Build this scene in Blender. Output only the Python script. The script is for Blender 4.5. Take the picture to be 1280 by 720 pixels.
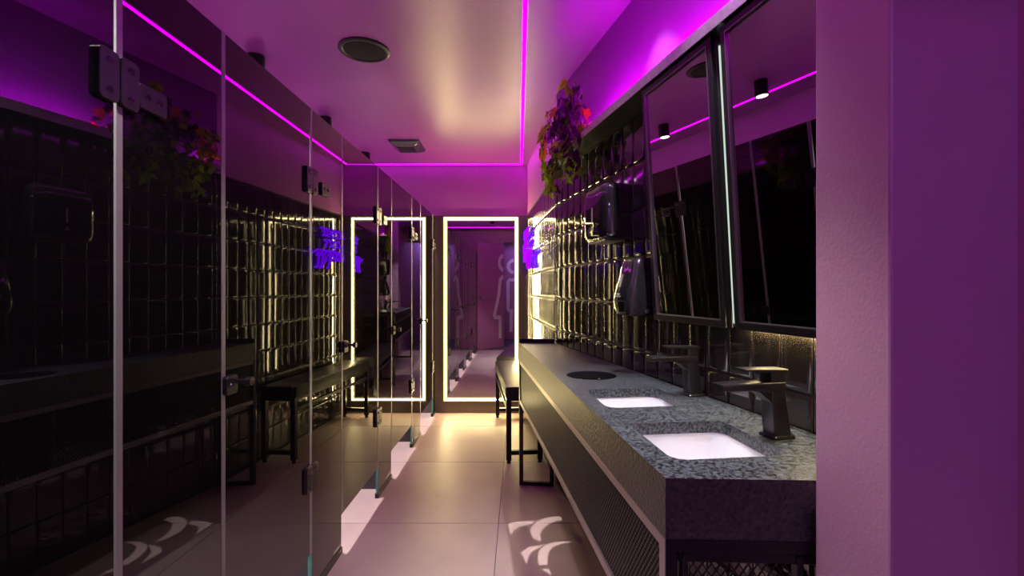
import bpy, math, random
from mathutils import Vector, Matrix
from mathutils.geometry import tessellate_polygon
random.seed(7)
for o in list(bpy.data.objects): bpy.data.objects.remove(o)
S = bpy.context.scene
COL = S.collection
PI = math.pi

# ------------------------------------------------------------------ camera
F = 600.0; VX, VY = 648.0, 361.0; CH = 1.25          # focal length and vanishing point in photo pixels, eye height
cam = bpy.data.cameras.new('camera'); cam.sensor_width = 36; cam.lens = F/1280*36
cam.shift_x = -(VX-640)/1280; cam.shift_y = (VY-360)/1280
cam.clip_start = .02; cam.clip_end = 50
co = bpy.data.objects.new('camera', cam); COL.objects.link(co)
co.location = (0, 0, CH); co.rotation_euler = (PI/2, 0, 0)
S.camera = co
# ------------------------------------------------------------------ world, exposure
W = bpy.data.worlds.new('world'); S.world = W; W.use_nodes = True
W.node_tree.nodes['Background'].inputs[0].default_value = (.5, .3, .6, 1)
W.node_tree.nodes['Background'].inputs[1].default_value = .01
S.view_settings.view_transform = 'Standard'; S.view_settings.look = 'None'
S.view_settings.exposure = 0.2; S.view_settings.gamma = 1; S.view_settings.use_curve_mapping = False

# light levels
MAG = (.80, .0, 1.0); MAG_S = 13
COVE_S = 140
WARM = (1.0, .77, .35); WARM_S = 100
P_DOWN = 82; P_STALL = 300; P_GOBO = 260; P_ENTRY = 62; P_BACK = 14; P_BLUE = 26

# ------------------------------------------------------------------ key measurements (metres)
ZC = 2.49            # ceiling
XG = -.84            # cubicle glass front
YF = 4.84            # far wall
BEND = Vector((.235, 3.06))            # where the tiled wall bends
FARC = Vector((.0807, YF))             # tiled wall meets far wall
su, cu = .238, .9713
U = Vector((su, -cu)); N = Vector((-cu, -su))       # near wall: towards camera, out of wall
def wall_x(Y): return BEND.x + .245*(BEND.y-Y)
ZT = .906            # worktop
A_ = Vector((.267, .871)); B_ = Vector((.005, 3.08))

# ------------------------------------------------------------------ materials
MATS = {}
def nmat(name):
    m = bpy.data.materials.new(name); m.use_nodes = True
    nt = m.node_tree; b = nt.nodes['Principled BSDF']; MATS[name] = m
    return m, nt, b
def mat(name, col, rough=.5, metal=0, ior=1.5, noise=0, scale=20, bump=0, bscale=80, rvar=0, coat=0, detail=6, ramp=.2):
    m, nt, b = nmat(name)
    b.inputs['Base Color'].default_value = (*col, 1); b.inputs['Roughness'].default_value = rough
    b.inputs['Metallic'].default_value = metal; b.inputs['IOR'].default_value = ior
    b.inputs['Coat Weight'].default_value = coat; b.inputs['Coat Roughness'].default_value = .05
    tc = nt.nodes.new('ShaderNodeTexCoord')
    if noise:
        n = nt.nodes.new('ShaderNodeTexNoise'); n.inputs['Scale'].default_value = scale; n.inputs['Detail'].default_value = detail
        nt.links.new(tc.outputs['Object'], n.inputs['Vector'])
        r = nt.nodes.new('ShaderNodeValToRGB')
        r.color_ramp.elements[0].position = .5-ramp; r.color_ramp.elements[1].position = .5+ramp
        r.color_ramp.elements[0].color = (*[c*(1-noise) for c in col], 1)
        r.color_ramp.elements[1].color = (*[min(1, c*(1+noise*(2 if ramp < .1 else 1))) for c in col], 1)
        nt.links.new(n.outputs['Fac'], r.inputs['Fac']); nt.links.new(r.outputs['Color'], b.inputs['Base Color'])
        if rvar:
            mr = nt.nodes.new('ShaderNodeMapRange'); mr.inputs['To Min'].default_value = rough-rvar; mr.inputs['To Max'].default_value = rough+rvar
            nt.links.new(n.outputs['Fac'], mr.inputs['Value']); nt.links.new(mr.outputs['Result'], b.inputs['Roughness'])
    if bump:
        n2 = nt.nodes.new('ShaderNodeTexNoise'); n2.inputs['Scale'].default_value = bscale; n2.inputs['Detail'].default_value = 4
        nt.links.new(tc.outputs['Object'], n2.inputs['Vector'])
        bp = nt.nodes.new('ShaderNodeBump'); bp.inputs['Strength'].default_value = bump; bp.inputs['Distance'].default_value = .004
        nt.links.new(n2.outputs['Fac'], bp.inputs['Height']); nt.links.new(bp.outputs['Normal'], b.inputs['Normal'])
    return m
def emat(name, col, strength):
    m, nt, b = nmat(name)
    b.inputs['Base Color'].default_value = (.01, .01, .01, 1); b.inputs['Specular IOR Level'].default_value = 0; b.inputs['Roughness'].default_value = 1
    b.inputs['Emission Color'].default_value = (*col, 1); b.inputs['Emission Strength'].default_value = strength
    return m
mat('floor', (.52, .37, .36), .42, noise=.10, scale=3.5, bump=.05, bscale=60, rvar=.06)
mat('grout', (.12, .10, .10), .8)
mat('ceiling_paint', (.42, .075, .43), .34, ior=1.6, noise=.03, scale=4, bump=.03, bscale=90)
mat('wall_paint', (.60, .20, .53), .45, noise=.04, scale=5, bump=.10, bscale=160)
mat('pillar_paint', (.55, .28, .46), .42, noise=.04, scale=5, bump=.10, bscale=160)
mat('wall_paint_shaded', (.24, .02, .27), .55, ior=1.42, noise=.04, scale=5, bump=.10, bscale=160)  # right wall's paint with shade and magenta light put into the colour
mat('purple_paint', (.40, .15, .32), .40, noise=.05, scale=6, bump=.05, bscale=150)
mat('far_panel', (.16, .13, .11), .45, noise=.10, scale=6, bump=.04)
mat('dark_wall', (.05, .04, .05), .6, noise=.1)
mat('tile', (.034, .028, .026), .07, ior=1.85, bump=.012, bscale=14)
mat('tile_grout', (.02, .017, .017), .6)
mat('black_glass', (.005, .004, .005), .012, ior=1.85)
mat('glass_edge', (.30, .28, .28), .38, metal=.35)
mat('teal_edge', (.05, .30, .24), .25)
mat('black_metal', (.018, .016, .018), .35, metal=.3)
mat('hinge_metal', (.05, .042, .05), .33, metal=.75)
mat('screw', (.09, .08, .09), .25, metal=1)
mat('dark_void', (.01, .01, .01), .9)
mat('mirror', (.86, .86, .86), .0, metal=1)
mat('dark_mirror', (.42, .40, .42), .0, metal=1)
mat('aluminium', (.62, .60, .62), .30, metal=.9, noise=.15, scale=50)
mat('granite', (.034, .039, .044), .36, ior=1.55, noise=.9, scale=150, bump=.4, bscale=160, rvar=.10, detail=10, ramp=.09)
mat('granite_face_shaded', (.024, .022, .023), .36, ior=1.75, noise=.9, scale=130, bump=1.0, bscale=110, rvar=.08, ramp=.12)  # same stone, darkened so the end face looks unlit
mat('ceramic', (.86, .86, .88), .10, coat=.5)
mat('chrome', (.7, .7, .7), .12, metal=1)
mat('faucet_black', (.030, .028, .032), .30, metal=.55, ior=1.7)
mat('leather', (.022, .020, .018), .42, bump=.12, bscale=300)
mat('mesh_metal', (.030, .027, .028), .38, metal=.6)
mat('vanity_rail', (.42, .36, .35), .35, metal=.6)
mat('plastic_black', (.030, .028, .029), .18, ior=1.8)
mat('plastic_gloss', (.020, .018, .019), .04, ior=2.0)
mat('grey_print', (.45, .45, .45), .4)
mat('white_vinyl', (.80, .74, .76), .4)
mat('leaf_lime', (.46, .86, .02), .45, noise=.3, scale=40)
mat('leaf_green', (.24, .44, .03), .45, noise=.3, scale=40)
mat('leaf_orange', (.60, .30, .03), .5, noise=.3, scale=40)
mat('leaf_plum', (.10, .02, .09), .5, noise=.3, scale=40)
mat('leaf_lilac', (.42, .10, .46), .5, noise=.2, scale=40)
for k in ('lime', 'green', 'orange', 'plum', 'lilac'):
    nt = MATS['leaf_'+k].node_tree; b = nt.nodes['Principled BSDF']; tr = nt.nodes.new('ShaderNodeBsdfTranslucent'); mx = nt.nodes.new('ShaderNodeMixShader')
    src = b.inputs['Base Color'].links[0].from_socket; nt.links.new(src, tr.inputs['Color']); mx.inputs[0].default_value = .5
    nt.links.new(b.outputs[0], mx.inputs[1]); nt.links.new(tr.outputs[0], mx.inputs[2]); nt.links.new(mx.outputs[0], nt.nodes['Material Output'].inputs[0])
mat('stem', (.12, .08, .03), .6)
mat('steel', (.45, .43, .42), .28, metal=.95)
emat('led_magenta', MAG, MAG_S)
emat('led_cove', MAG, COVE_S)
emat('led_magenta_soft', MAG, 4.5)
emat('led_warm', WARM, WARM_S)
emat('led_warm_halo', (1.0, .86, .28), 1.0)  # halo of the mirror's light line as a weak glow colour
emat('led_under', (1.0, .78, .38), 75)
emat('led_gap', (.80, 1.0, .82), .65)
emat('neon', (.17, .0, 1.0), 2.5)
emat('lamp_white', (1, .97, .92), 6)

# ------------------------------------------------------------------ mesh helpers
class MB:
    def __init__(s): s.v = []; s.f = []; s.mi = []; s.cur = 0
    def add(s, verts, faces):
        k = len(s.v); s.v += [tuple(p) for p in verts]
        for f in faces: s.f.append([i+k for i in f]); s.mi.append(s.cur)
        return s
    def box(s, x0, x1, y0, y1, z0, z1, M=None):
        vs = [Vector(p) for p in ((x0,y0,z0),(x1,y0,z0),(x1,y1,z0),(x0,y1,z0),(x0,y0,z1),(x1,y0,z1),(x1,y1,z1),(x0,y1,z1))]
        if M: vs = [M @ p for p in vs]
        return s.add(vs, [(3,2,1,0),(4,5,6,7),(0,1,5,4),(1,2,6,5),(2,3,7,6),(3,0,4,7)])
    def bar(s, p, q, w, h, up=(0,0,1)):
        p = Vector(p); q = Vector(q); d = (q-p).normalized(); up = Vector(up)
        if abs(d.dot(up)) > .98: up = Vector((1,0,0))
        a = d.cross(up).normalized()*w/2; b = a.cross(d).normalized()*h/2
        vs = [p-a-b, p+a-b, p+a+b, p-a+b, q-a-b, q+a-b, q+a+b, q-a+b]
        return s.add(vs, [(3,2,1,0),(4,5,6,7),(0,1,5,4),(1,2,6,5),(2,3,7,6),(3,0,4,7)])
    def rings(s, rr, cap0=True, cap1=True):
        n = len(rr[0]); k = len(s.v)
        for r in rr: s.v += [tuple(p) for p in r]
        for i in range(len(rr)-1):
            for j in range(n):
                a = k+i*n+j; b = k+i*n+(j+1) % n
                s.f.append([a, b, b+n, a+n]); s.mi.append(s.cur)
        if cap0: s.f.append([k+j for j in range(n)][::-1]); s.mi.append(s.cur)
        if cap1: s.f.append([k+(len(rr)-1)*n+j for j in range(n)]); s.mi.append(s.cur)
        return s
    def prism(s, poly, z0, z1):
        return s.rings([[(x, y, z0) for x, y in poly], [(x, y, z1) for x, y in poly]])
    def cyl(s, p, q, r0, r1=None, n=20):
        r1 = r0 if r1 is None else r1
        p = Vector(p); q = Vector(q); d = (q-p).normalized(); up = Vector((0,0,1)) if abs(d.z) < .9 else Vector((1,0,0))
        a = d.cross(up).normalized(); b = d.cross(a).normalized()
        ring = lambda c, r: [c+(a*math.cos(t)-b*math.sin(t))*r for t in [2*PI*i/n for i in range(n)]]
        return s.rings([ring(p, r0), ring(q, r1)])
    def tube(s, pts, r, n=8):
        pts = [Vector(p) for p in pts]; rr = []
        for i, p in enumerate(pts):
            d = (pts[min(i+1, len(pts)-1)]-pts[max(i-1, 0)]).normalized()
            up = Vector((0,0,1)) if abs(d.z) < .9 else Vector((1,0,0))
            a = d.cross(up).normalized(); b = d.cross(a).normalized()
            rr.append([p+(a*math.cos(t)-b*math.sin(t))*r for t in [2*PI*k/n for k in range(n)]])
        return s.rings(rr)
    def mesh(s, name, mats, smooth=None, bevel=0, seg=2):
        me = bpy.data.meshes.new(name)
        me.from_pydata(s.v, [], s.f)
        if isinstance(mats, str): mats = [mats]
        for m in mats: me.materials.append(MATS[m])
        me.polygons.foreach_set('material_index', s.mi)
        if bevel:
            import bmesh
            bm = bmesh.new(); bm.from_mesh(me)
            bmesh.ops.remove_doubles(bm, verts=bm.verts, dist=1e-6)
            bmesh.ops.recalc_face_normals(bm, faces=bm.faces)
            ed = [e for e in bm.edges if len(e.link_faces) == 2 and e.calc_face_angle(0) > .6]
            bmesh.ops.bevel(bm, geom=ed, offset=bevel, segments=seg, profile=.5, affect='EDGES', clamp_overlap=True)
            bm.to_mesh(me); bm.free()
        me.update()
        if smooth is not None:
            me.polygons.foreach_set('use_smooth', [True]*len(me.polygons))
            me.set_sharp_from_angle(angle=math.radians(smooth))
        return me
    def obj(s, name, mats, parent=None, smooth=None, bevel=0, seg=2, M=None):
        return mk(name, s.mesh(name, mats, smooth, bevel, seg), parent, M)
def mk(name, me, parent=None, M=None):
    o = bpy.data.objects.new(name, me); COL.objects.link(o)
    if parent: o.parent = parent
    if M is not None: o.matrix_local = M
    return o
def tag(o, label, cat, group=None):
    o['label'] = label; o['category'] = cat
    if group: o['group'] = group
    return o
def thing(name, label, cat, loc=(0,0,0), rz=0, group=None, M=None):
    o = bpy.data.objects.new(name, None); COL.objects.link(o); o.empty_display_size = .05
    if M is not None: o.matrix_world = M
    else: o.location = loc; o.rotation_euler = (0, 0, rz)
    return tag(o, label, cat, group)
def struct(o): o['kind'] = 'structure'; return o
def box(*a): return MB().box(*a)
def rrect(cx, cy, w, h, r, z, n=5):
    out = []
    for (sx, sy, a0) in ((1,1,0),(-1,1,90),(-1,-1,180),(1,-1,270)):
        for i in range(n+1):
            t = math.radians(a0+90*i/n)
            out.append((cx+sx*(w/2-r)+r*math.cos(t), cy+sy*(h/2-r)+r*math.sin(t), z))
    return out
def wall_frame(org, u):      # x along the wall (to the right when facing it), y into the wall, z up
    return Matrix(((u.x, -u.y, 0, org.x), (u.y, u.x, 0, org.y), (0,0,1,0), (0,0,0,1)))
MN = wall_frame(BEND, U)                                   # near tiled wall
U2 = (BEND-FARC).normalized(); L2 = (BEND-FARC).length
MF = wall_frame(FARC, U2)                                  # far tiled wall
def sY(Y): return (BEND.y-Y)/cu                            # depth -> distance along near wall

# ================================================================== STRUCTURE
# floor with large tiles
fl = struct(box(-2.1, 1.1, -2.3, YF+.1, -.06, -.004).obj('floor', 'grout'))
TS = .905; tile_me = MB().box(-TS/2+.0015, TS/2-.0015, -TS/2+.0015, TS/2-.0015, -.05, 0).mesh('floor_tile', 'floor', bevel=.001, seg=1)
for i in range(-2, 2):
    for j in range(-3, 4):
        cx = -.106+TS*(i+.5); cy = 2.56+TS*(j+.5)
        x0, x1 = max(cx-TS/2, -2.0), min(cx+TS/2, 1.05)
        y0, y1 = max(cy-TS/2, -2.2), min(cy+TS/2, YF)
        if x1-x0 < .02 or y1-y0 < .02: continue
        if abs(x1-x0-TS) < 1e-4 and abs(y1-y0-TS) < 1e-4:
            o = mk('floor_tile', tile_me, fl); o.location = (cx, cy, 0)
        else:
            box(x0+.0015, x1-.0015, y0+.0015, y1-.0015, -.05, 0).obj('floor_tile', 'floor', fl)
# ceiling
struct(box(-2.1, 1.1, -2.3, YF+.1, ZC, ZC+.1).obj('ceiling', 'ceiling_paint'))
# far wall: dark panel below, paint above
wf = struct(box(-2.1, .4, YF, YF+.1, 0, ZC).obj('wall_far', 'wall_paint'))
box(-2.0, .0807, YF-.006, YF, .0, 1.985).obj('wall_panel', 'far_panel', wf)
# left (cubicle back) wall and cubicle division walls
struct(box(-2.1, -2.0, -2.3, YF, 0, ZC).obj('wall_left', 'wall_paint'))
DOORS = [(-.49, .09), (.428, 1.0), (1.357, 1.935), (2.277, 2.86), (3.17, 3.775), (4.107, 4.69)]
for i in range(len(DOORS)-1):
    c = (DOORS[i][1]+DOORS[i+1][0])/2
    struct(box(-2.0, XG-.012, c-.02, c+.02, .0, 1.97).obj('wall_cubicle_%d' % (i+1), 'dark_wall'))
# right wall: near piece (with mirrors) and far piece (with neon)
SN = sY(.846)
wr = struct(MB().box(0, SN, .0085, .12, 0, ZC).obj('wall_right', ['wall_paint_shaded'], M=MN))
wg = struct(MB().box(0, L2, .0085, .12, 0, ZC).obj('wall_right_far', ['wall_paint'], M=MF))
# entrance pillar and entry wall
struct(box(.523, 1.0, .675, .846, 0, ZC).obj('wall_pillar', 'pillar_paint', bevel=.004))
struct(box(.702, .85, -2.2, .675, 0, ZC).obj('wall_entry', 'pillar_paint'))
# doorway wall behind the camera
wb = struct(box(-2.0, -.31, -.75, -.65, 0, ZC).obj('wall_back', 'purple_paint'))
box(-.31, .702, -.75, -.65, 2.25, ZC).obj('door_header', 'purple_paint', wb)
struct(box(-2.0, .85, -2.3, -2.2, 0, ZC).obj('wall_lobby', 'purple_paint'))

# ---- wall tiles, glazed and slightly uneven
def tile_mesh(w, h):
    def ring(ins, y):
        a, b = w/2-ins, h/2-ins
        return [(-a, y, -b), (a, y, -b), (a, y, b), (-a, y, b)]
    g = .0022
    rr = [ring(g, .009), ring(g, .0055), ring(g+.003, .002), ring(g+.0085, .0002), ring(g+.0135, 0)]
    m = MB().rings(rr, False, True)
    return m.mesh('tile', 'tile', smooth=50)
TW, TH, Z0 = .1017, .196, .012
tm_near = tile_mesh(TW, TH)
def lay(parent, grooves, me_full, wfull):
    cache = {}
    for a, b in zip(grooves[:-1], grooves[1:]):
        w = b-a
        if w < .012: continue
        if abs(w-wfull) < 1e-4: me = me_full
        else:
            k = round(w, 4)
            if k not in cache: cache[k] = tile_mesh(w, TH)
            me = cache[k]
        for r in range(10):
            o = mk('tile', me, parent)
            o.location = ((a+b)/2, random.uniform(-.0006, .0006), Z0+TH*(r+.5))
            o.rotation_euler = (math.radians(random.gauss(0, .22)), 0, math.radians(random.gauss(0, .40)))
gr = [0]+[.0348+TW*k for k in range(0, 22)]; gr = [g for g in gr if g < SN-.02]+[SN]
lay(wr, gr, tm_near, TW)
NF = 18; TW2 = L2/NF
lay(wg, [TW2*k for k in range(NF+1)], tile_mesh(TW2, TH), TW2)
for wl, L in ((wr, SN), (wg, L2)):
    MB().box(0, L, .007, .0086, 0, 1.972).obj('grout_bed', 'tile_grout', wl)
    MB().box(0, L, -.001, .0086, 1.972, 1.984).obj('tile_trim', 'black_metal', wl)
    MB().box(0, L, .0, .0086, 0, .012).obj('floor_trim', 'black_metal', wl)

# ================================================================== LED LINES
def led(name, p, q, w, h, m, label, cat='light strip', group=None):
    return tag(MB().bar(p, q, w, h).obj(name, m), label, cat, group)
zl = ZC-.0012
led('led_strip', (.03, -.06, zl), (.03, 4.775, zl), .019, .002, 'led_magenta', 'magenta LED line on the ceiling running along the corridor beside the vanity wall')
led('led_strip', (-1.70, 4.785, zl), (.0385, 4.785, zl), .02, .002, 'led_magenta_soft', 'magenta LED line on the ceiling along the wall with the glowing mirror')
led('led_strip', (-1.70, -.06, zl), (-1.70, 4.775, zl), .019, .002, 'led_magenta', 'magenta LED line on the ceiling above the cubicle lamps')
led('led_strip', (-1.70, -.07, zl), (.0385, -.07, zl), .019, .002, 'led_magenta', 'magenta LED line on the ceiling across the entrance end')

# ================================================================== FAR MIRROR
mx0, mx1, mz0, mz1 = -.755, .004, .118, 1.975
yM = YF-.006
t = thing('wall_mirror', 'tall rectangular wall mirror framed by a warm glowing light line', 'mirror', ((mx0+mx1)/2, yM, mz0))
T_ = t.location.copy()
def loc(mb):            # shift world verts into the thing's frame
    mb.v = [(x-T_.x, y-T_.y, z-T_.z) for x, y, z in mb.v]; return mb
loc(box(mx0, mx1, yM-.012, yM-.001, mz0, mz1)).obj('back_board', 'black_metal', t)
loc(box(mx0+.042, mx1-.042, yM-.016, yM-.012, mz0+.042, mz1-.042)).obj('glass', 'mirror', t)
def frame(i0, i1, y0, y1):
    a0, a1, b0, b1 = mx0+i0, mx1-i0, mz0+i0, mz1-i0; w = i1-i0; m = MB()
    m.box(a0, a1, y0, y1, b0, b0+w); m.box(a0, a1, y0, y1, b1-w, b1)
    m.box(a0, a0+w, y0, y1, b0+w, b1-w); m.box(a1-w, a1, y0, y1, b0+w, b1-w)
    return m
loc(frame(.002, .042, yM-.020, yM-.012)).obj('halo_frame', 'led_warm_halo', t)  # glowing frame drawn as the yellow halo around the light line
loc(frame(.016, .028, yM-.025, yM-.020)).obj('led_line', 'led_warm', t)

# ================================================================== CUBICLE GLASS
ZD = 1.98
def screw_mesh():
    m = MB(); m.cyl((0,0,0), (.003,0,0), .008, .0065, 14); return m.mesh('screw', 'screw', smooth=40)
SCR = screw_mesh()
def rplate(y0, y1, z0, z1, x0, x1, r=.01):
    pr = lambda x: [(x, a, b) for a, b, _ in rrect((y0+y1)/2, (z0+z1)/2, y1-y0, z1-z0, r, 0, 4)]
    return MB().rings([pr(x0), pr(x1-.002), [(x1, (a-(y0+y1)/2)*.96+(y0+y1)/2, (b-(z0+z1)/2)*.97+(z0+z1)/2) for _, a, b in pr(x1)]])
ords = ['by the entrance doorway', 'facing the entrance pillar', 'facing the near white sink and mirrors', 'facing the far end of the vanity', 'facing the black bench', 'beside the glowing wall mirror']
for i, (y0, y1) in enumerate(DOORS):
    d = thing('cubicle_door', 'raised black glass cubicle door '+ords[i], 'door', (XG, y0, 0), group='black glass cubicle doors')
    h = y1-y0
    box(-.010, 0, .018, h-.004, .178, ZD).obj('pane', 'black_glass', d)
    box(-.010, .0006, .002, .018, .178, ZD).obj('edge_strip', 'glass_edge', d)
    for zc in (.488, 1.685):
        b = rplate(h-.050, h-.002, zc-.052, zc+.052, 0, .012).obj('hinge', 'hinge_metal', d)
        for s in (-1, 1):
            o = mk('screw', SCR, b); o.location = (.012, h-.028, zc+s*.03)
    lt = rplate(.004, .058, .945, 1.0, 0, .014).obj('latch', 'hinge_metal', d)
    o = mk('screw', SCR, lt); o.location = (.014, .026, .972)
    k = MB(); k.cyl((.0,.075,.975), (.030,.075,.975), .007); k.cyl((.030,.075,.975), (.046,.075,.975), .014, .013)
    k.obj('knob', 'hinge_metal', d, smooth=40)
ends = [-.65]+[e for dd in DOORS for e in dd]+[YF-.006]
plabs = ['at the entrance doorway end', 'opposite the entrance pillar edge', 'carrying the hinge with a long bracket opposite the vanity', 'opposite the round hole in the worktop',
         'opposite the gap between vanity and bench', 'opposite the middle of the black bench', 'narrow, closing the row beside the glowing mirror']
for i in range(0, len(ends), 2):
    y0, y1 = ends[i], ends[i+1]; h = y1-y0
    p = thing('cubicle_panel', 'fixed black glass cubicle panel '+plabs[i//2], 'glass panel', (XG, y0, 0), group='fixed black glass panels')
    box(-.010, 0, .018, h-.001, .028, ZD).obj('pane', 'black_glass', p)
    box(-.010, .0006, .002, .018, .178, ZD).obj('edge_strip', 'glass_edge', p)
    box(-.010, .0006, .002, .018, .028, .178).obj('glass_edge', 'teal_edge', p)
    box(-.016, .006, .002, h-.001, 0, .028).obj('base_channel', 'black_metal', p)
    if i > 0:
        for zc in (.488, 1.685):
            b = rplate(.002, .050, zc-.052, zc+.052, 0, .012).obj('hinge', 'hinge_metal', p)
            for s in (-1, 1):
                o = mk('screw', SCR, b); o.location = (.012, .026, zc+s*.03)
            if zc > 1:
                g0 = .052 if i == 4 else (.10 if h > .25 else .06)
                b = rplate(g0, g0+.085, zc-.035, zc+.020, 0, .009).obj('bracket', 'hinge_metal', p)
                for s in (.025, .060):
                    o = mk('screw', SCR, b); o.location = (.009, g0+s, zc-.006)

# ---- cylinder lamps over the cubicles
for i, Y in enumerate([.75, 1.66, 2.56, 3.48, 4.38]):
    ld = ['over the cubicle next to the entrance', 'over the cubicle opposite the near sink', 'over the cubicle opposite the towel dispenser', 'over the cubicle opposite the bench', 'over the cubicle next to the glowing mirror'][i]
    t = thing('ceiling_downlight', 'small black cylinder ceiling lamp '+ld, 'lamp', (-1.40, Y, ZC), group='black cylinder lamps over the cubicles')
    m = MB(); m.cyl((0,0,-.105), (0,0,0), .045, n=24); m.obj('body', 'black_metal', t, smooth=40)
    m = MB(); m.cyl((0,0,-.109), (0,0,-.105), .038, n=24); m.obj('lens', 'lamp_white', t)
    L = bpy.data.lights.new('cubicle_lamp', 'SPOT'); L.energy = P_STALL; L.spot_size = 1.9; L.spot_blend = .5; L.shadow_soft_size = .03; L.color = (1, .97, .93)
    o = bpy.data.objects.new('cubicle_lamp', L); COL.objects.link(o); o.parent = t; o.location = (0, 0, -.112)

# ---- ceiling speaker and sensor box
t = thing('ceiling_speaker', 'round black flush speaker set in the ceiling', 'speaker', (-.80, 2.49, ZC))
m = MB(); n = 40
cr = lambda r, z: [(r*math.cos(2*PI*i/n), -r*math.sin(2*PI*i/n), z) for i in range(n)]
m.rings([cr(.129, 0), cr(.129, -.006), cr(.122, -.011), cr(.110, -.011), cr(.104, -.004)], True, True); m.obj('rim', 'black_metal', t, smooth=50)
m = MB(); m.rings([cr(.104, -.0045), cr(.10, -.006), cr(.04, -.0075), cr(.0, -.0078)], True, False); m.obj('grille', 'dark_void', t, smooth=60)
m = MB(); m.cyl((0,0,-.011), (0,0,-.0075), .006); m.obj('stud', 'screw', t)
t = thing('ceiling_sensor', 'low black box fixed to the ceiling before the far wall', 'vent', (-.955, 4.13, ZC))
m = MB(); m.rings([[(x*.13, y*.15, -.0) for x, y in ((-1,-1),(-1,1),(1,1),(1,-1))], [(x*.125, y*.145, -.018) for x, y in ((-1,-1),(-1,1),(1,1),(1,-1))], [(x*.085, y*.10, -.042) for x, y in ((-1,-1),(-1,1),(1,1),(1,-1))]])
m.obj('housing', 'plastic_black', t, bevel=.004)
for k in range(3): MB().box(-.07, .07, -.06+k*.05, -.045+k*.05, -.045, -.0418).obj('slot', 'dark_void', t)

# ================================================================== SHELF OVER THE MIRRORS
t = thing('wall_shelf', 'long dark shelf with brushed metal edge above the vanity mirrors', 'shelf', M=MN @ Matrix.Translation((0,0,1.985)))
MB().box(.06, SN-.003, -.100, .0, 0, .024).obj('board', 'black_metal', t)
MB().box(.057, SN-.003, -.103, -.100, -.002, .027).obj('front_trim', 'aluminium', t)
MB().box(.057, .06, -.100, .0, -.002, .027).obj('end_trim', 'aluminium', t)
MB().box(.66, SN-.01, -.084, -.074, .024, .032).obj('cove_strip', 'led_cove', t)
MB().box(.065, .17, -.060, -.050, .024, .034).obj('cove_strip', 'led_cove', t)
MB().box(.66, SN-.01, -.090, -.086, .024, .046).obj('cove_lip', 'aluminium', t)

# ================================================================== VANITY MIRRORS
zb, zt_, tilt = 1.137, 1.978, math.atan2(.052, .836)
def vmirror(Ya, Yb, label, parts_led):
    s0, s1 = sY(Ya), sY(Yb); w = s1-s0
    M = MN @ Matrix.Translation((s0, -.030, zb)) @ Matrix.Rotation(tilt, 4, 'X')
    t = thing('vanity_mirror', label, 'mirror', M=M, group='tilted mirrors over the vanity')
    hh = (zt_-zb)/math.cos(tilt); fw = .020
    MB().box(fw, w-fw, -.006, .010, fw, hh-fw).obj('glass', 'dark_mirror', t)
    m = MB(); m.box(0, w, -.012, .012, 0, fw); m.box(0, w, -.012, .012, hh-fw, hh); m.box(0, fw, -.012, .012, fw, hh-fw); m.box(w-fw, w, -.012, .012, fw, hh-fw)
    m.obj('frame', 'black_metal', t, bevel=.0015, seg=1)
    m = MB(); i = fw; e = .003
    m.box(i, w-i, -.0135, -.006, i, i+e); m.box(i, w-i, -.0135, -.006, hh-i-e, hh-i); m.box(i, i+e, -.0135, -.006, i+e, hh-i-e); m.box(w-i-e, w-i, -.0135, -.006, i+e, hh-i-e)
    m.obj('inner_bead', 'steel', t)
    m = MB(); m.box(.04, w-.04, .012, .022, .03, hh-.03); m.obj('back_board', 'dark_void', t)
    return t, w, hh
v1, w1, h1 = vmirror(1.795, 1.401, 'black framed vanity mirror beside the soap dispenser', 0)
v2, w2, h2 = vmirror(1.361, .965, 'black framed vanity mirror beside the entrance pillar', 1)
MB().box(w2*.05, w2-.01, .020, .028, .004, .022).obj('under_light', 'led_under', v2)
m = MB(); sg = (sY(1.401)+sY(1.361))/2
t = thing('led_profile', 'upright aluminium light channel in the gap between the two vanity mirrors', 'light strip', M=MN @ Matrix.Translation((sg, -.030, zb)) @ Matrix.Rotation(tilt, 4, 'X'))
MB().box(-.056, .018, .0245, .0275, .0, .83).obj('channel', 'aluminium', t)
MB().box(-.054, -.005, .0232, .0245, .01, .82).obj('led_tape', 'led_gap', t)
m = MB(); m.tube([(-.0125, .002, .0), (-.0125, .002, .815), (-.0125, .006, .828)], .0045, 10); m.obj('post', 'hinge_metal', t, smooth=60)

# ================================================================== VANITY: worktop, frame, sinks, taps
dv = (B_-A_).normalized(); ev = Vector((dv.y, -dv.x))     # along front (away), across (towards wall)
def cnt(a, b): return A_ + dv*a + ev*b
Lc = (B_-A_).length
E_ = Vector((wall_x(.853)-.004, .853)); G_ = Vector((wall_x(3.06)-.004, 3.055))
outer = [(A_.x, A_.y), (E_.x, E_.y), (G_.x, G_.y), (B_.x, B_.y)]
phi = math.atan2(ev.y, ev.x)
def rot(loop, c):
    return [(c[0]+x*math.cos(phi)-y*math.sin(phi), c[1]+x*math.sin(phi)+y*math.cos(phi)) for x, y, *_ in loop]
SINKS = [((.421, 1.108), .252, .262), ((.368, 1.526), .252, .254)]
HOLE = (.291, 1.911)
loops = [outer]
for c, w, h in SINKS: loops.append(rot(rrect(0, 0, w, h, .035, 0), c)[::-1])
loops.append([(HOLE[0]+.100*math.cos(2*PI*i/36), HOLE[1]-.100*math.sin(2*PI*i/36)) for i in range(36)])
wt = thing('stone_worktop', 'dark speckled stone worktop with deep front edge and two sink cutouts', 'worktop', (A_.x, A_.y, ZT-.03))
def rel(p, z=0): return (p[0]-A_.x, p[1]-A_.y, z-(ZT-.03))
m = MB(); flat = [p for l in loops for p in l]
tris = tessellate_polygon([[Vector((x, y, 0)) for x, y in l] for l in loops])
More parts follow.
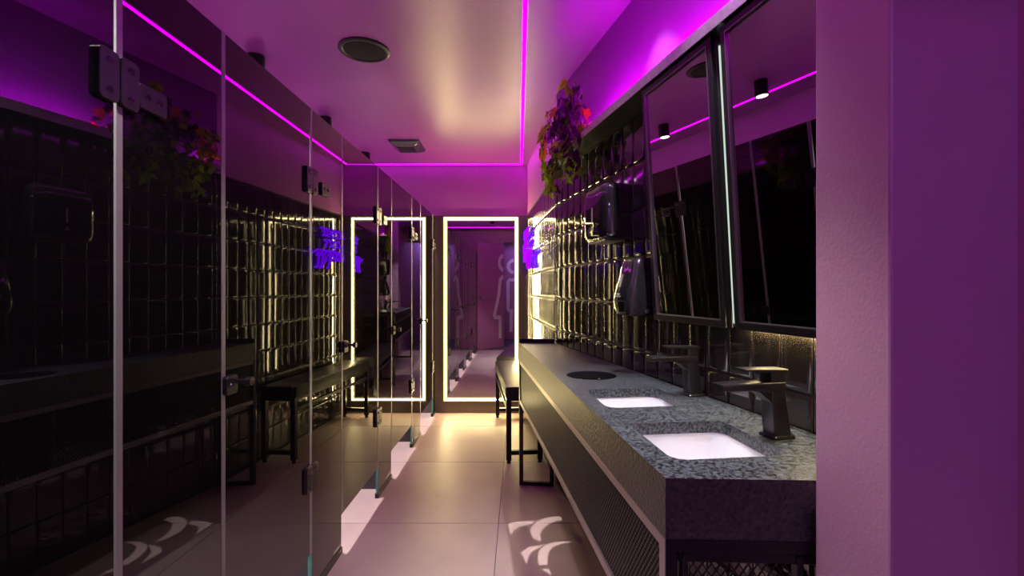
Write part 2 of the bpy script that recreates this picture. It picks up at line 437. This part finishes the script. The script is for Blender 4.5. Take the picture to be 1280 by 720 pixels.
zb0, zb1 = ZT-.03, ZT
nfl = len(flat)
m.v = [rel(p, zb1) for p in flat]+[rel(p, zb0) for p in flat]
for a, b, c in tris:
    P = [flat[a], flat[b], flat[c]]
    cr_ = (P[1][0]-P[0][0])*(P[2][1]-P[0][1])-(P[1][1]-P[0][1])*(P[2][0]-P[0][0])
    if cr_ < 0: a, c = c, a
    m.f.append([a, b, c]); m.f.append([c+nfl, b+nfl, a+nfl]); m.mi += [0, 0]
k = 0
for l in loops:
    n = len(l)
    for i in range(n):
        a, b = k+i, k+(i+1) % n
        m.f.append([b, a, a+nfl, b+nfl][::-1]); m.mi.append(1 if l is outer else 0)
    k += n
slab = m.obj('slab', ['granite', 'granite_face_shaded'], wt)
m = MB(); n = 36; hc = lambda r_, z: [rel((HOLE[0]+r_*math.cos(2*PI*i/n), HOLE[1]+r_*math.sin(2*PI*i/n)), z) for i in range(n)]
m.rings([hc(.0995, ZT-.030), hc(.0995, ZT-.002), hc(.0985, ZT-.002), hc(.0985, ZT-.030)], False, False); m.obj('hole_shade_ring', 'dark_void', wt, smooth=40)  # dark ring added so the hole's inner edge looks shaded
m = MB()
q = [A_, B_, B_+ev*.02, A_+ev*.02]
m.prism([(p.x-A_.x, p.y-A_.y) for p in q][::-1], .795-(ZT-.03), -.0003); m.obj('front_apron', 'granite_face_shaded', wt)
ed = (E_-A_).normalized(); en = Vector((-ed.y, ed.x))
q = [A_+ev*.0201, E_, E_+en*.02, A_+ev*.0201+en*.02]
m = MB(); m.prism([(p.x-A_.x, p.y-A_.y) for p in q], .795-(ZT-.03), -.0003); m.obj('end_apron', 'granite_face_shaded', wt)
m = MB(); q = [B_+dv*-.014, G_+Vector((0, -.014)), G_, B_]
m.prism([(p.x-A_.x, p.y-A_.y) for p in q], .0303, .056); m.obj('end_lip', 'black_metal', wt)

for idx, (c, w, h) in enumerate(SINKS):
    t = thing('sink_basin', ['white ceramic basin set in the worktop beside the entrance pillar', 'white ceramic basin set in the worktop next to the round hole'][idx], 'sink', (c[0], c[1], ZT-.031), phi, 'undermount sink basins')
    R = lambda dw, z, r=.035: rrect(0, 0, w+dw, h+dw, r, z, 6)
    m = MB(); m.rings([R(.05, -.012, .05), R(.05, 0, .05), R(.006, 0, .038), R(.002, -.006, .038), R(-.006, -.05, .045), R(-.016, -.085, .05), R(-.04, -.105, .055), R(-.09, -.115, .05), R(-.18, -.119, .03)], False, True)
    m.f = [f for f in m.f]
    m.obj('bowl', 'ceramic', t, smooth=55)
    m = MB(); m.rings([R(.05, -.012, .05), R(.012, -.06, .05), R(0, -.10, .06), R(-.06, -.128, .05)], False, True); m.obj('underside', 'ceramic', t, smooth=55)
    m = MB(); m.cyl((.0, 0, -.120), (0, 0, -.114), .022, .020, 24); m.obj('drain', 'chrome', t, smooth=40)
    m = MB(); m.cyl((.112, 0, -.036), (.118, 0, -.037), .009, n=16); m.obj('overflow', 'chrome', t)
    m = MB(); m.tube([(0,0,-.128), (0,0,-.20), (.02,0,-.235), (.05,0,-.235), (.07,0,-.20), (.13,0,-.19)], .017, 12); m.obj('trap_pipe', 'steel', t, smooth=60)

# waste bin under the round hole
t = thing('waste_bin', 'dark metal waste bin under the round hole of the worktop', 'bin', (HOLE[0], HOLE[1], .526))
m = MB(); n = 32
c_ = lambda r, z: [(r*math.cos(2*PI*i/n), r*math.sin(2*PI*i/n), z) for i in range(n)]
m.rings([c_(.088, 0), c_(.097, .345), c_(.093, .345), c_(.085, .008)], True, True); m.obj('bin_body', 'black_metal', t, smooth=50)
m = MB(); m.rings([c_(.0972, .325), c_(.101, .33), c_(.101, .340), c_(.0972, .343)], False, False); m.obj('rim', 'steel', t, smooth=50)

def tap(px, label):
    M = MN @ Matrix.Translation(((Vector(px)-BEND).dot(U), -(Vector(px)-BEND).dot(N), ZT))
    t = thing('basin_tap', label, 'tap', M=M, group='black basin taps')
    # local: -y towards the basin, x along the wall
    m = MB(); m.rings([rrect(0, 0, .052, .060, .006, 0), rrect(0, 0, .052, .060, .006, .005), rrect(0, 0, .047, .055, .006, .008)]); m.obj('base_plate', 'faucet_black', t, smooth=40)
    # column and spout as one swept body
    prof = [(.018, .007, .024), (.012, .045, .022), (.004, .090, .020), (-.002, .112, .019)]
    m = MB(); rr = []
    for yc, z, d in [(.000, .007, .024), (-.004, .04, .0225), (-.009, .08, .021), (-.012, .104, .020), (-.012, .128, .020)]:
        rr.append([(x, y, zz) for x, y, zz in rrect(0, yc, .040, d*2, .005, z, 3)])
    m.rings(rr); m.obj('column', 'faucet_black', t, smooth=40)
    m = MB(); rr = []
    for y, z1, th, w in [(.006, .130, .026, .040), (-.030, .131, .024, .041), (-.060, .131, .019, .042), (-.11, .131, .0155, .044), (-.160, .130, .013, .045)]:
        rr.append([(a, y, b) for a, b, _ in rrect(0, z1-th/2, w, th, .003, 0, 3)])
    m.rings([r[::-1] for r in rr]); m.obj('spout', 'faucet_black', t, smooth=40)
    m = MB()
    pl = [(-.018, -.031, .104), (-.018, -.060, .112)]
    m.rings([[(x, -.030, z) for x, z in ((-.018,.085),(.018,.085),(.018,.112),(-.018,.112))], [(x, -.060, z) for x, z in ((-.018,.108),(.018,.108),(.018,.114),(-.018,.114))]][::-1]); m.obj('gusset', 'faucet_black', t)
    m = MB(); m.rings([rrect(0, -.012, .040, .044, .006, .1305), rrect(0, -.012, .040, .044, .006, .150), rrect(0, -.012, .040, .044, .006, .153)]); hb = m.obj('handle_block', 'faucet_black', t, smooth=40)
    m = MB(); rr = []
    for y, z, th in [(.012, .155, .009), (-.04, .157, .008), (-.10, .1605, .004)]:
        rr.append([(a, y, b) for a, b, _ in rrect(0, z, .042, th, .0018, 0, 3)])
    m.rings([r[::-1] for r in rr]); m.obj('lever', 'faucet_black', hb, smooth=40)
    m = MB(); m.cyl((-.0205, -.02, .142), (-.0195, -.02, .142), .004, n=12); m.obj('grub_screw', 'screw', hb)
tap((.602, 1.118), 'angular black basin tap beside the entrance pillar')
tap((.577-.012, 1.552), 'angular black basin tap under the mirror next to the soap dispenser')

# vanity frame with expanded-metal front
vf = thing('vanity_stand', 'metal vanity frame with expanded mesh front and open legs', 'vanity', (A_.x, A_.y, 0))
def R3(p, z): return Vector((p.x-A_.x, p.y-A_.y, z))
zr0, zr1 = .516, .7945
P0, P1 = cnt(.013, .013), cnt(Lc-.013, .013)
Q0 = A_+ed*.245+en*.013; Qw = E_+en*.013-ed*.03; Q1 = G_+Vector((-.02, -.012))
def fbar(name, p, za, q, zb_, w=.024, h=.024, m_='vanity_rail'):
    return MB().bar(R3(p, za), R3(q, zb_), w, h).obj(name, m_, vf, bevel=.002, seg=1)
fbar('top_rail', P0, zr1-.0125, P1, zr1-.0125)
fbar('bottom_rail', P0, zr0+.0125, P1, zr0+.0125)
fbar('rear_rail', Qw, zr0+.0125, Q1, zr0+.0125, m_='black_metal')
fbar('end_rail', P0, zr1-.0125, Qw, zr1-.0125, m_='black_metal')
fbar('end_rail', P0, zr0+.0125, Qw, zr0+.0125, m_='black_metal')
fbar('floor_bar', P0, .012, Qw, .012, m_='black_metal')
fbar('floor_bar', P1, .012, Q1, .012, m_='black_metal')
fbar('end_rail', P1, zr0+.0125, Q1, zr0+.0125, m_='black_metal')
for p in (P0, P1): fbar('leg', p, 0, p, zr1-.0005, .024, .024, 'black_metal')
for a_ in (.0135, Lc-.0135): MB().bar(R3(cnt(a_, .0), .0), R3(cnt(a_, .0), zr1-.0005), .0015, .025, up=(dv.x, dv.y, 0)).obj('leg_front_tone', 'vanity_rail' if a_ < 1 else 'black_metal', vf)  # lit front side of the near leg put into a pale plate
for p in (Qw, Q1): fbar('leg', p, 0, p, zr1-.0005, .024, .024, 'black_metal')
for s in (0, 1):   # inner black frame of the end panel
    pass
def emesh(name, p, q, z0, z1, dw, dh, th, dep, off):
    # expanded metal: two families of slanting strands clipped to the panel
    L = (q-p).length; d = (q-p)/L; nrm = Vector((-d.y, d.x))*off; m = MB(); Hh = z1-z0; sl = dh/dw
    kmax = int((L+Hh/sl)/dw)+2
    for fam in (1, -1):
        for k in range(-int(Hh/sl/dw)-2, kmax+int(Hh/sl/dw)+2):
            xa = k*dw
            pts = []
            # x = xa + fam*(z)/sl
            za, zb2 = 0., Hh
            xs, xe = xa, xa+fam*Hh/sl
            t0, t1 = 0., 1.
            dx = xe-xs
            for lim, sgn in ((0, 1), (L, -1)):
                f0 = sgn*(xs-lim); f1 = sgn*(xe-lim)
                if f0 < 0 and f1 < 0: t0, t1 = 1, 0
                elif f0 < 0: t0 = max(t0, f0/(f0-f1))
                elif f1 < 0: t1 = min(t1, f0/(f0-f1))
            if t1-t0 < .02: continue
            a = p+d*(xs+dx*t0)+nrm; b = p+d*(xs+dx*t1)+nrm
            m.bar(R3(a, z0+Hh*t0), R3(b, z0+Hh*t1), dep if False else th, dep, up=(d.x, d.y, 0) if False else (nrm.x, nrm.y, .0001))
    o = m.obj(name, 'mesh_metal', vf); o['kind'] = 'stuff'; return o
emesh('mesh_panel', cnt(.026, .010), cnt(Lc-.026, .010), zr0+.025, zr1-.025, .0135, .0175, .0030, .0025, .002)
fbar('panel_frame', A_+ed*.026+en*.016, zr1-.035, Qw, zr1-.035, .010, .022, 'black_metal')
fbar('panel_frame', A_+ed*.037+en*.016, zr1-.03, A_+ed*.037+en*.016, zr0+.02, .022, .010, 'black_metal')
fbar('panel_frame', A_+ed*.243+en*.016, zr1-.03, A_+ed*.243+en*.016, zr0+.02, .024, .012, 'black_metal')
emesh('end_mesh_panel', A_+ed*.046+en*.014, A_+ed*.232+en*.014, zr0+.025, zr1-.044, .0166, .024, .0022, .002, .001)

# ================================================================== WALL DISPENSERS
def wall_thing(name, label, cat, s, z):
    return thing(name, label, cat, M=MN @ Matrix.Translation((s, 0, z)))
# towel dispenser: 25 cm square, 13 cm deep
t = wall_thing('towel_dispenser', 'large glossy black paper towel dispenser on the tiled wall', 'dispenser', sY(2.045)-.125, 1.46)
def pillow(w, h, prof, zc, n=6):
    return [[(x, y, z+zc) for x, z, _ in rrect(0, 0, w-2*i, h-2*i, r, 0, n)] for (y, i, r) in prof]
m = MB(); m.rings(pillow(.250, .245, [(-.001, .004, .02), (-.060, .0, .025), (-.062, .003, .025)], .1225)); m.obj('body', 'plastic_black', t, smooth=40)
m = MB(); m.rings(pillow(.250, .245, [(-.062, .002, .028), (-.064, .0, .03), (-.108, .002, .034), (-.122, .012, .042), (-.128, .026, .045), (-.130, .05, .045)], .1225)); cv = m.obj('cover', 'plastic_gloss', t, smooth=45)
m = MB(); m.box(-.004, .004, -.1312, -.1298, .085, .15); m.obj('level_window', 'grey_print', cv)
m = MB(); m.box(-.012, .012, -.1312, -.1298, .052, .056); m.box(-.004, .004, -.1312, -.1298, .058, .066); m.obj('printed_mark', 'grey_print', cv)
m = MB(); m.box(-.09, .09, -.11, -.02, -.004, .002); m.obj('tear_slot', 'steel', t)
m = MB(); m.cyl((.1245, -.045, .20), (.127, -.045, .20), .006, n=14); m.obj('lock', 'screw', t)
# soap dispenser
t = wall_thing('soap_dispenser', 'tapered glossy black soap dispenser below the towel dispenser', 'dispenser', sY(1.864)-.070, 1.143)
m = MB(); rr = []
for z, w, d0, d1 in [(0, .11, .02, .085), (.006, .13, .004, .105), (.05, .142, .002, .112), (.12, .140, .002, .098), (.19, .128, .002, .080), (.222, .118, .002, .070), (.230, .10, .010, .055)]:
    rr.append([(x, y, z) for x, y, _ in rrect(0, -(d0+d1)/2, w, d1-d0, .022 if z not in (0, .23) else .015, 0, 5)])
m.rings(rr); m.obj('body', 'plastic_black', t, smooth=45)
m = MB(); rr = []
for z, w, y in [(.008, .07, -.107), (.020, .098, -.113), (.06, .106, -.1165), (.12, .104, -.103), (.19, .094, -.085), (.216, .074, -.075)]:
    rr.append([(-w/2, y+.012, z), (w/2, y+.012, z), (w/2, y-.001, z), (w/2-.014, y-.006, z), (-w/2+.014, y-.006, z), (-w/2, y-.001, z)][::-1])
m.rings(rr[::-1]); cv = m.obj('cover', 'plastic_gloss', t, smooth=45)
m = MB(); m.bar((0, -.1125, .115), (0, -.100, .165), .010, .0015, up=(0,1,0)); m.obj('level_window', 'grey_print', cv)
m = MB(); m.box(-.05, .05, -.1235, -.10, .058, .061); m.obj('push_seam', 'dark_void', cv)
m = MB(); m.box(-.018, .018, -.1235, -.1180, .075, .079); m.box(-.004, .004, -.1235, -.1160, .082, .090); m.obj('printed_mark', 'grey_print', cv)
m = MB(); m.cyl((.0655, -.03, .02), (.072, -.03, .02), .008, n=14); m.obj('lock', 'steel', t)

# ================================================================== NEON SIGN
t = thing('neon_sign', 'violet neon lettering sign in three lines on the tiled wall', 'neon sign', M=MF @ Matrix.Translation((.385, -.03, 1.62)))
def word(name, x0, x1, z0, h, nn, seed, slant=0, amp=1, r=.008):
    rn = random.Random(seed); dx = (x1-x0)/nn
    for i in range(nn):
        cx = x0+dx*(i+.5); hh = h*(1 if not amp else rn.uniform(1-.35*amp, 1.0+.2*amp)); pts = []
        kind = rn.choice([0, 1, 2])
        for j in range(15):
            a = 2*PI*j/14
            if kind == 0: x, z = .42*math.cos(a), .5+.5*math.sin(a)
            elif kind == 1: x, z = .42*math.sin(a*.5*3), j/14
            else: x, z = .45*math.cos(a*.75), .5+.5*math.sin(a*.75+.6)
            pts.append((cx+x*dx*.95+slant*(z-.5)*hh, 0, z0+z*hh))
        m = MB(); m.tube(pts, r, 6); m.obj(name, 'neon', t, smooth=60)
word('letter', -.32, .14, .115, .075, 7, 3, amp=.1, r=.008)
word('letter', -.24, .07, .020, .068, 5, 5, amp=.1, r=.008)
word('script_letter', -.32, -.02, -.10, .09, 4, 9, slant=.3, amp=.4, r=.011)
word('script_letter', -.04, .24, -.18, .15, 4, 11, slant=-.5, amp=.4, r=.011)
m = MB(); m.tube([(.34, 0, -.03), (.31, 0, -.06), (.20, 0, -.02), (-.1, 0, -.02), (-.30, 0, -.06)], .010, 6); m.obj('underline_tube', 'neon', t, smooth=60)
m = MB(); m.tube([(-.30, 0, .06), (-.27, 0, -.05), (-.31, 0, -.09)], .014, 6); m.obj('script_letter', 'neon', t, smooth=60)
for x, z in ((-.25, .14), (.10, .14), (-.2, -.02), (.15, -.02)):
    m = MB(); m.cyl((x, .0, z), (x, .0295, z), .004, n=8); m.obj('standoff', 'black_metal', t)

# ================================================================== BENCH
b0, b1 = Vector((-.0885+.003, 3.425)), Vector((-.2227, 4.685)); bd = (b1-b0).normalized(); be = Vector((bd.y, -bd.x)); BL = (b1-b0).length
MBn = Matrix(((be.x, bd.x, 0, b0.x), (be.y, bd.y, 0, b0.y), (0,0,1,0), (0,0,0,1)))
t = thing('bench', 'long black padded bench on square metal legs between vanity and glowing mirror', 'bench', M=MBn)
BW = .262
m = MB(); m.rings([rrect(BW/2, BL/2, BW+.006, BL+.01, .02, .470), rrect(BW/2, BL/2, BW+.012, BL+.016, .024, .490), rrect(BW/2, BL/2, BW+.012, BL+.016, .024, .532), rrect(BW/2, BL/2, BW+.0, BL+.004, .022, .547), rrect(BW/2, BL/2, BW-.05, BL-.05, .02, .552)])
sc = m.obj('seat_cushion', 'leather', t, smooth=50)
tw = .036
for y in (0, BL-tw):
    for x in (0, BW-tw):
        lg = box(x, x+tw, y, y+tw, .022, .4465).obj('leg', 'black_metal', t, bevel=.002, seg=1)
        m = MB(); m.cyl((x+tw/2, y+tw/2, 0), (x+tw/2, y+tw/2, .024), .016, .012, 14); m.obj('foot', 'black_metal', lg, smooth=40)
    box(tw, BW-tw, y+.002, y+tw-.002, .06, .09).obj('lower_bar', 'black_metal', t, bevel=.002, seg=1)
box(0, BW, -.001, BL+.001, .4465, .4695).obj('seat_frame', 'black_metal', t, bevel=.002, seg=1)
box(.004, .028, tw, BL-tw, .37, .395).obj('side_rail', 'black_metal', t, bevel=.002, seg=1)
box(BW-.028, BW-.004, tw, BL-tw, .37, .395).obj('side_rail', 'black_metal', t, bevel=.002, seg=1)

# ================================================================== DOWNLIGHTS OVER THE VANITY (real recessed lamps)
for i, (x, y, e) in enumerate([(.46, 1.28, 1.0), (.397, 1.80, .55)]):
    t = thing('recessed_downlight', ['round recessed ceiling lamp above the two basins', 'round recessed ceiling lamp above the soap dispenser'][i], 'lamp', (x, y, ZC), group='recessed lamps over the vanity')
    n = 28; rg = lambda r, z: [(r*math.cos(2*PI*i/n), -r*math.sin(2*PI*i/n), z) for i in range(n)]
    m = MB(); m.rings([rg(.050, 0), rg(.050, -.004), rg(.042, -.006), rg(.036, -.002)], True, True); m.obj('trim_ring', 'black_metal', t, smooth=40)
    m = MB(); m.cyl((0,0,-.0045), (0,0,-.002), .034, n=24); m.obj('lens', 'lamp_white', t)
    L = bpy.data.lights.new('vanity_lamp', 'SPOT'); L.energy = P_DOWN*e; L.spot_size = 1.12; L.spot_blend = .6; L.shadow_soft_size = .012; L.color = (.96, .98, 1.0)
    o = bpy.data.objects.new('vanity_lamp', L); COL.objects.link(o); o.parent = t; o.location = (0, 0, -.012)

t = thing('recessed_downlight', 'round recessed ceiling lamp over the entrance beside the cubicle glass', 'lamp', (-.30, .97, ZC))
m = MB(); m.rings([rg(.050, 0), rg(.050, -.004), rg(.042, -.006), rg(.036, -.002)], True, True); m.obj('trim_ring', 'black_metal', t, smooth=40)
m = MB(); m.cyl((0,0,-.0045), (0,0,-.002), .034, n=24); m.obj('lens', 'lamp_white', t)
L = bpy.data.lights.new('entry_lamp', 'SPOT'); L.energy = P_ENTRY; L.spot_size = 1.35; L.spot_blend = .35; L.shadow_soft_size = .03; L.color = (1, .92, .85)
o = bpy.data.objects.new('entry_lamp', L); COL.objects.link(o); o.parent = t; o.location = (0, 0, -.012)

# ---- unseen projector, added to throw pale crescents on the floor under the vanity
gp = Vector((-.45, 1.55, ZC)); ls = Vector((gp.x, gp.y, ZC-.06))
tgt = Vector((.13, 2.25, 0)); ax = (tgt-ls).normalized()
def zpx(zx, zy): return 620+zx/5.333, 620+zy/5.333
CR = [[(300,305),(248,280),(230,245),(235,205),(270,170),(330,145),(400,135),(480,142),(552,160),(480,160),(400,166),(345,190),(308,225),(296,262)],
      [(98,265),(82,185),(150,168),(255,165),(240,188),(150,205),(118,230)],
      [(285,460),(275,410),(290,360),(330,325),(400,305),(540,303),(440,318),(385,337),(355,370),(343,410),(345,460)],
      [(205,455),(165,375),(220,340),(330,322),(285,345),(240,370),(215,410)],
      [(375,530),(305,487),(355,487)]]
def floorpt(x, y):
    Y = F*CH/(y-VY); return Vector(((x-VX)/F*Y, Y, 0))
rt = ax.cross(Vector((0,0,1))).normalized(); upv = rt.cross(ax).normalized()
gd = .07
def toplate(P):
    d = P-ls; d = d*(gd/d.dot(ax)); return (d.dot(rt), d.dot(upv))
holes = [[toplate(floorpt(*zpx(*p))) for p in c] for c in CR]
def area(l): return sum(l[i][0]*l[(i+1) % len(l)][1]-l[(i+1) % len(l)][0]*l[i][1] for i in range(len(l)))
holes = [h if area(h) < 0 else h[::-1] for h in holes]
RG = .036
t = thing('added_projector', 'small black added ceiling projector casting pale crescents on the floor', 'projector', gp)
ring = [(RG*math.cos(2*PI*i/32), RG*math.sin(2*PI*i/32)) for i in range(32)]
lp = [ring]+holes; flat = [p for l in lp for p in l]
m = MB(); m.v = [tuple(ls-gp+ax*gd+rt*a+upv*b) for a, b in flat]
m.f = [list(f) for f in tessellate_polygon([[Vector((x, y, 0)) for x, y in l] for l in lp])]; m.mi = [0]*len(m.f)
m.obj('slide', 'black_metal', t)
m = MB(); c0 = ls-gp
rr = []
for dd, r in ((-.03, .02), (-.03, RG), (gd+.012, RG)): rr.append([c0+ax*dd+rt*r*math.cos(2*PI*i/24)+upv*r*math.sin(2*PI*i/24) for i in range(24)])
m.rings(rr, True, False); m.obj('barrel', 'black_metal', t, smooth=40)
m = MB(); m.cyl((0,0,-.035), (0,0,0), .012); m.obj('mount', 'black_metal', t, smooth=40)
L = bpy.data.lights.new('added_projector_lamp', 'SPOT'); L.energy = P_GOBO; L.spot_size = 1.0; L.spot_blend = .1; L.shadow_soft_size = .0001; L.color = (1, .97, .93)
o = bpy.data.objects.new('added_projector_lamp', L); COL.objects.link(o); o.parent = t; o.location = c0; o.rotation_euler = ax.to_track_quat('-Z', 'Y').to_euler()

# ================================================================== LOBBY BEHIND THE CAMERA (seen in the far mirror)
def stroke(pts, w, th, M=None, closed=False):
    m = MB(); n = len(pts)
    P = [Vector((x, z)) for x, z in pts]; a = []; b = []
    for i in range(n):
        p0 = P[(i-1) % n] if closed or i > 0 else P[i]; p1 = P[(i+1) % n] if closed or i < n-1 else P[i]
        d = (p1-p0).normalized(); nn = Vector((-d.y, d.x))*w/2
        a.append(P[i]+nn); b.append(P[i]-nn)
    rr = [[(a[i].x, 0, a[i].y), (b[i].x, 0, b[i].y), (b[i].x, th, b[i].y), (a[i].x, th, a[i].y)] for i in range(n)]
    return m.rings(rr)
def arc(cx, cz, r, a0, a1, n=14): return [(cx+r*math.cos(math.radians(a0+(a1-a0)*i/n)), cz+r*math.sin(math.radians(a0+(a1-a0)*i/n))) for i in range(n+1)]
# woman's door: free edge at the glass, hinged at the doorway post; face towards the corridor
h0, h1 = Vector((-.818, -.04)), Vector((-.318, -.63)); dd = (h1-h0).normalized(); DL = (h1-h0).length
nf = Vector((-dd.y, dd.x))
M = Matrix(((dd.x, nf.x, 0, h0.x), (dd.y, nf.y, 0, h0.y), (0,0,1,0), (0,0,0,1)))
t = struct(thing('door_1', 'open purple door with white outline of half a woman figure', 'door', M=M)); del t['category']
box(0, DL, -.04, 0, .008, 2.19).obj('leaf', 'purple_paint', t, bevel=.002, seg=1)
TH_ = .002
MBk = lambda pts, w: stroke(pts, w, TH_)
ic = MBk(arc(DL+.02, 1.80, .155, 100, 262, 16), .085).obj('sign_head', 'white_vinyl', t)
MBk([(DL-.004, 1.50), (DL-.06, 1.49), (DL-.105, 1.44), (DL-.125, 1.30), (DL-.15, 1.12), (DL-.29, .68), (DL-.285, .655), (DL-.10, .645)], .085).obj('sign_body', 'white_vinyl', t)
MBk([(DL-.11, .66), (DL-.11, .20)], .085).obj('sign_leg', 'white_vinyl', t)
m = MB(); m.cyl((.06, 0, 1.08), (.06, .045, 1.08), .012, n=14); m.bar((.05, .045, 1.08), (.18, .045, 1.08), .016, .016); m.obj('handle', 'steel', t)
m = MB(); m.cyl((.06, 0, .99), (.06, .008, .99), .025, n=18); m.obj('lock_rosette', 'steel', t)
# man's door on the lobby wall
M = Matrix.Translation((-.30, -2.195, 0))
t = struct(thing('door_2', 'blue lit purple door with white outline of half a man figure', 'door', M=M)); del t['category']
box(-.05, .78, 0, .04, .008, 2.19).obj('leaf', 'purple_paint', t, bevel=.002, seg=1)
def st2(name, pts, w):
    m = stroke(pts, w, TH_); m.v = [(x, y+.041, z) for x, y, z in m.v]; return m.obj(name, 'white_vinyl', t)
st2('sign_head', arc(.20, 1.80, .150, 95, 265, 16), .08)
st2('sign_body', [(.21, 1.47), (.08, 1.47), (.045, 1.43), (.045, .76), (.07, .71), (.12, .71)], .08)
st2('sign_leg', [(.12, .74), (.12, .19)], .08)
def lamp(name, kind, loc_, e, col, size, label, tgt_=None):
    t = thing('lobby_downlight', label, 'lamp', loc_)
    m = MB(); m.cyl((0,0,-.03), (0,0,0), .06, n=24); m.obj('body', 'black_metal', t, smooth=40)
    m = MB(); m.cyl((0,0,-.034), (0,0,-.03), .05, n=24); m.obj('lens', 'lamp_white', t)
    L = bpy.data.lights.new(name, 'SPOT'); L.energy = e; L.color = col; L.shadow_soft_size = size; L.spot_size = 2.9; L.spot_blend = .3
    o = bpy.data.objects.new(name, L); COL.objects.link(o); o.parent = t; o.location = (0, 0, -.04)
lamp('lobby_lamp', 'SPOT', (.15, -1.22, ZC), P_BACK, (.72, .16, 1.0), .02, 'violet lobby ceiling lamp behind the doorway header')
lamp('lobby_lamp_blue', 'SPOT', (.35, -1.85, ZC), P_BLUE, (.35, .35, 1.0), .03, 'blue lobby ceiling lamp in front of the door with the man figure')

# ================================================================== IVY ON THE SHELF
def leaf_mesh(name, mt):
    # five-lobed ivy leaf, tip along +y, slight fold
    out = [(0,-.04),(.18,-.14),(.34,-.02),(.30,.14),(.50,.30),(.28,.40),(.20,.62),(0,.98),(-.20,.62),(-.28,.40),(-.50,.30),(-.30,.14),(-.34,-.02),(-.18,-.14)]
    m = MB(); vs = [(0, .25, .03)]+[(x, y, -.28*abs(x)+.05*math.sin(y*3)) for x, y in out]
    n = len(out); m.add(vs, [(0, i+1, (i+1) % n+1) for i in range(n)])
    return m.mesh(name, mt, smooth=60)
LV = {k: leaf_mesh('leaf', 'leaf_'+k) for k in ('lime', 'green', 'orange', 'plum', 'lilac')}
iv = thing('ivy_plant', 'trailing artificial ivy with lime, orange and plum leaves on the shelf end', 'plant', M=MN @ Matrix.Translation((.40, -.05, 2.012)))
IVi = iv.matrix_world.inverted()
def pxpt(x, y, p):
    Y = (.985-1.03*p)/((x-VX)/F+.245); return Vector(((x-VX)/F*Y, Y, CH-(y-VY)/F*Y))
rn = random.Random(21)
def strand(pts, p0, p1, kinds, n, size, jit=5):
    P3 = []
    for i, (x, y) in enumerate(pts):
        P3.append(IVi @ pxpt(x, y, p0+(p1-p0)*i/max(1, len(pts)-1)))
    m = MB(); m.tube(P3, .0022, 5); m.obj('stem', 'stem', iv)
    n = int(n*1.7); size *= 1.02
    for k in range(n):
        u_ = (k+rn.random()*.99)/n*(len(pts)-1); i = min(int(u_), len(pts)-2); f_ = u_-i
        x = pts[i][0]+(pts[i+1][0]-pts[i][0])*f_+rn.uniform(-jit, jit); y = pts[i][1]+(pts[i+1][1]-pts[i][1])*f_+rn.uniform(-jit, jit)
        p = p0+(p1-p0)*u_/(len(pts)-1)+rn.uniform(-.02, .02)
        o = mk('leaf', LV[rn.choice(kinds)], iv)
        s = size*rn.uniform(.7, 1.25)
        # face roughly away from the wall / towards the corridor, tip hanging
        q_ = Matrix.Translation(IVi @ pxpt(x, y, p)) @ Matrix.Rotation(rn.uniform(-.9, .9), 4, 'Z') @ Matrix.Rotation(PI/2+rn.uniform(-.6, .6), 4, 'X') @ Matrix.Rotation(PI+rn.uniform(-1.0, 1.0), 4, 'Z') @ Matrix.Scale(s, 4)
        o.matrix_local = q_
strand([(706, 108), (704, 100), (712, 112)], .10, .10, ['lime'], 4, .062, 3)
strand([(725, 118), (720, 110), (712, 120), (706, 130), (700, 138)], .08, .11, ['lilac', 'plum', 'lilac', 'green'], 16, .050, 6)
strand([(720, 125), (728, 140), (732, 160)], .07, .08, ['plum', 'plum', 'orange', 'lilac'], 12, .050, 6)
strand([(712, 125), (700, 145), (692, 158), (684, 168)], .11, .14, ['plum', 'lilac', 'plum', 'plum'], 26, .060, 8)
strand([(718, 140), (708, 158), (700, 172), (692, 185)], .09, .12, ['plum', 'plum', 'lilac', 'green'], 26, .060, 9)
strand([(722, 155), (716, 172), (706, 186)], .09, .11, ['plum', 'green', 'plum'], 18, .055, 8)
strand([(694, 150), (688, 138), (684, 142)], .14, .15, ['orange'], 4, .050, 4)
strand([(690, 150), (680, 162), (675, 172), (677, 185)], .15, .15, ['orange', 'plum', 'lime', 'green'], 14, .050, 4)
strand([(682, 170), (678, 185), (676, 196), (680, 205), (684, 216), (687, 228), (685, 242)], .15, .13, ['lime', 'lime', 'lime', 'green'], 30, .050, 4)
strand([(684, 180), (690, 195), (692, 208), (690, 224), (694, 238)], .13, .12, ['green', 'lime', 'plum'], 20, .046, 5)
strand([(698, 178), (700, 195), (698, 208), (704, 226)], .12, .11, ['green', 'plum', 'green', 'lime'], 18, .046, 5)
strand([(708, 180), (712, 195), (710, 208), (712, 220)], .11, .11, ['green', 'lime', 'lime', 'plum'], 14, .050, 4)
strand([(716, 186), (720, 198), (722, 208), (721, 218)], .10, .11, ['green', 'lime', 'plum'], 10, .046, 4)
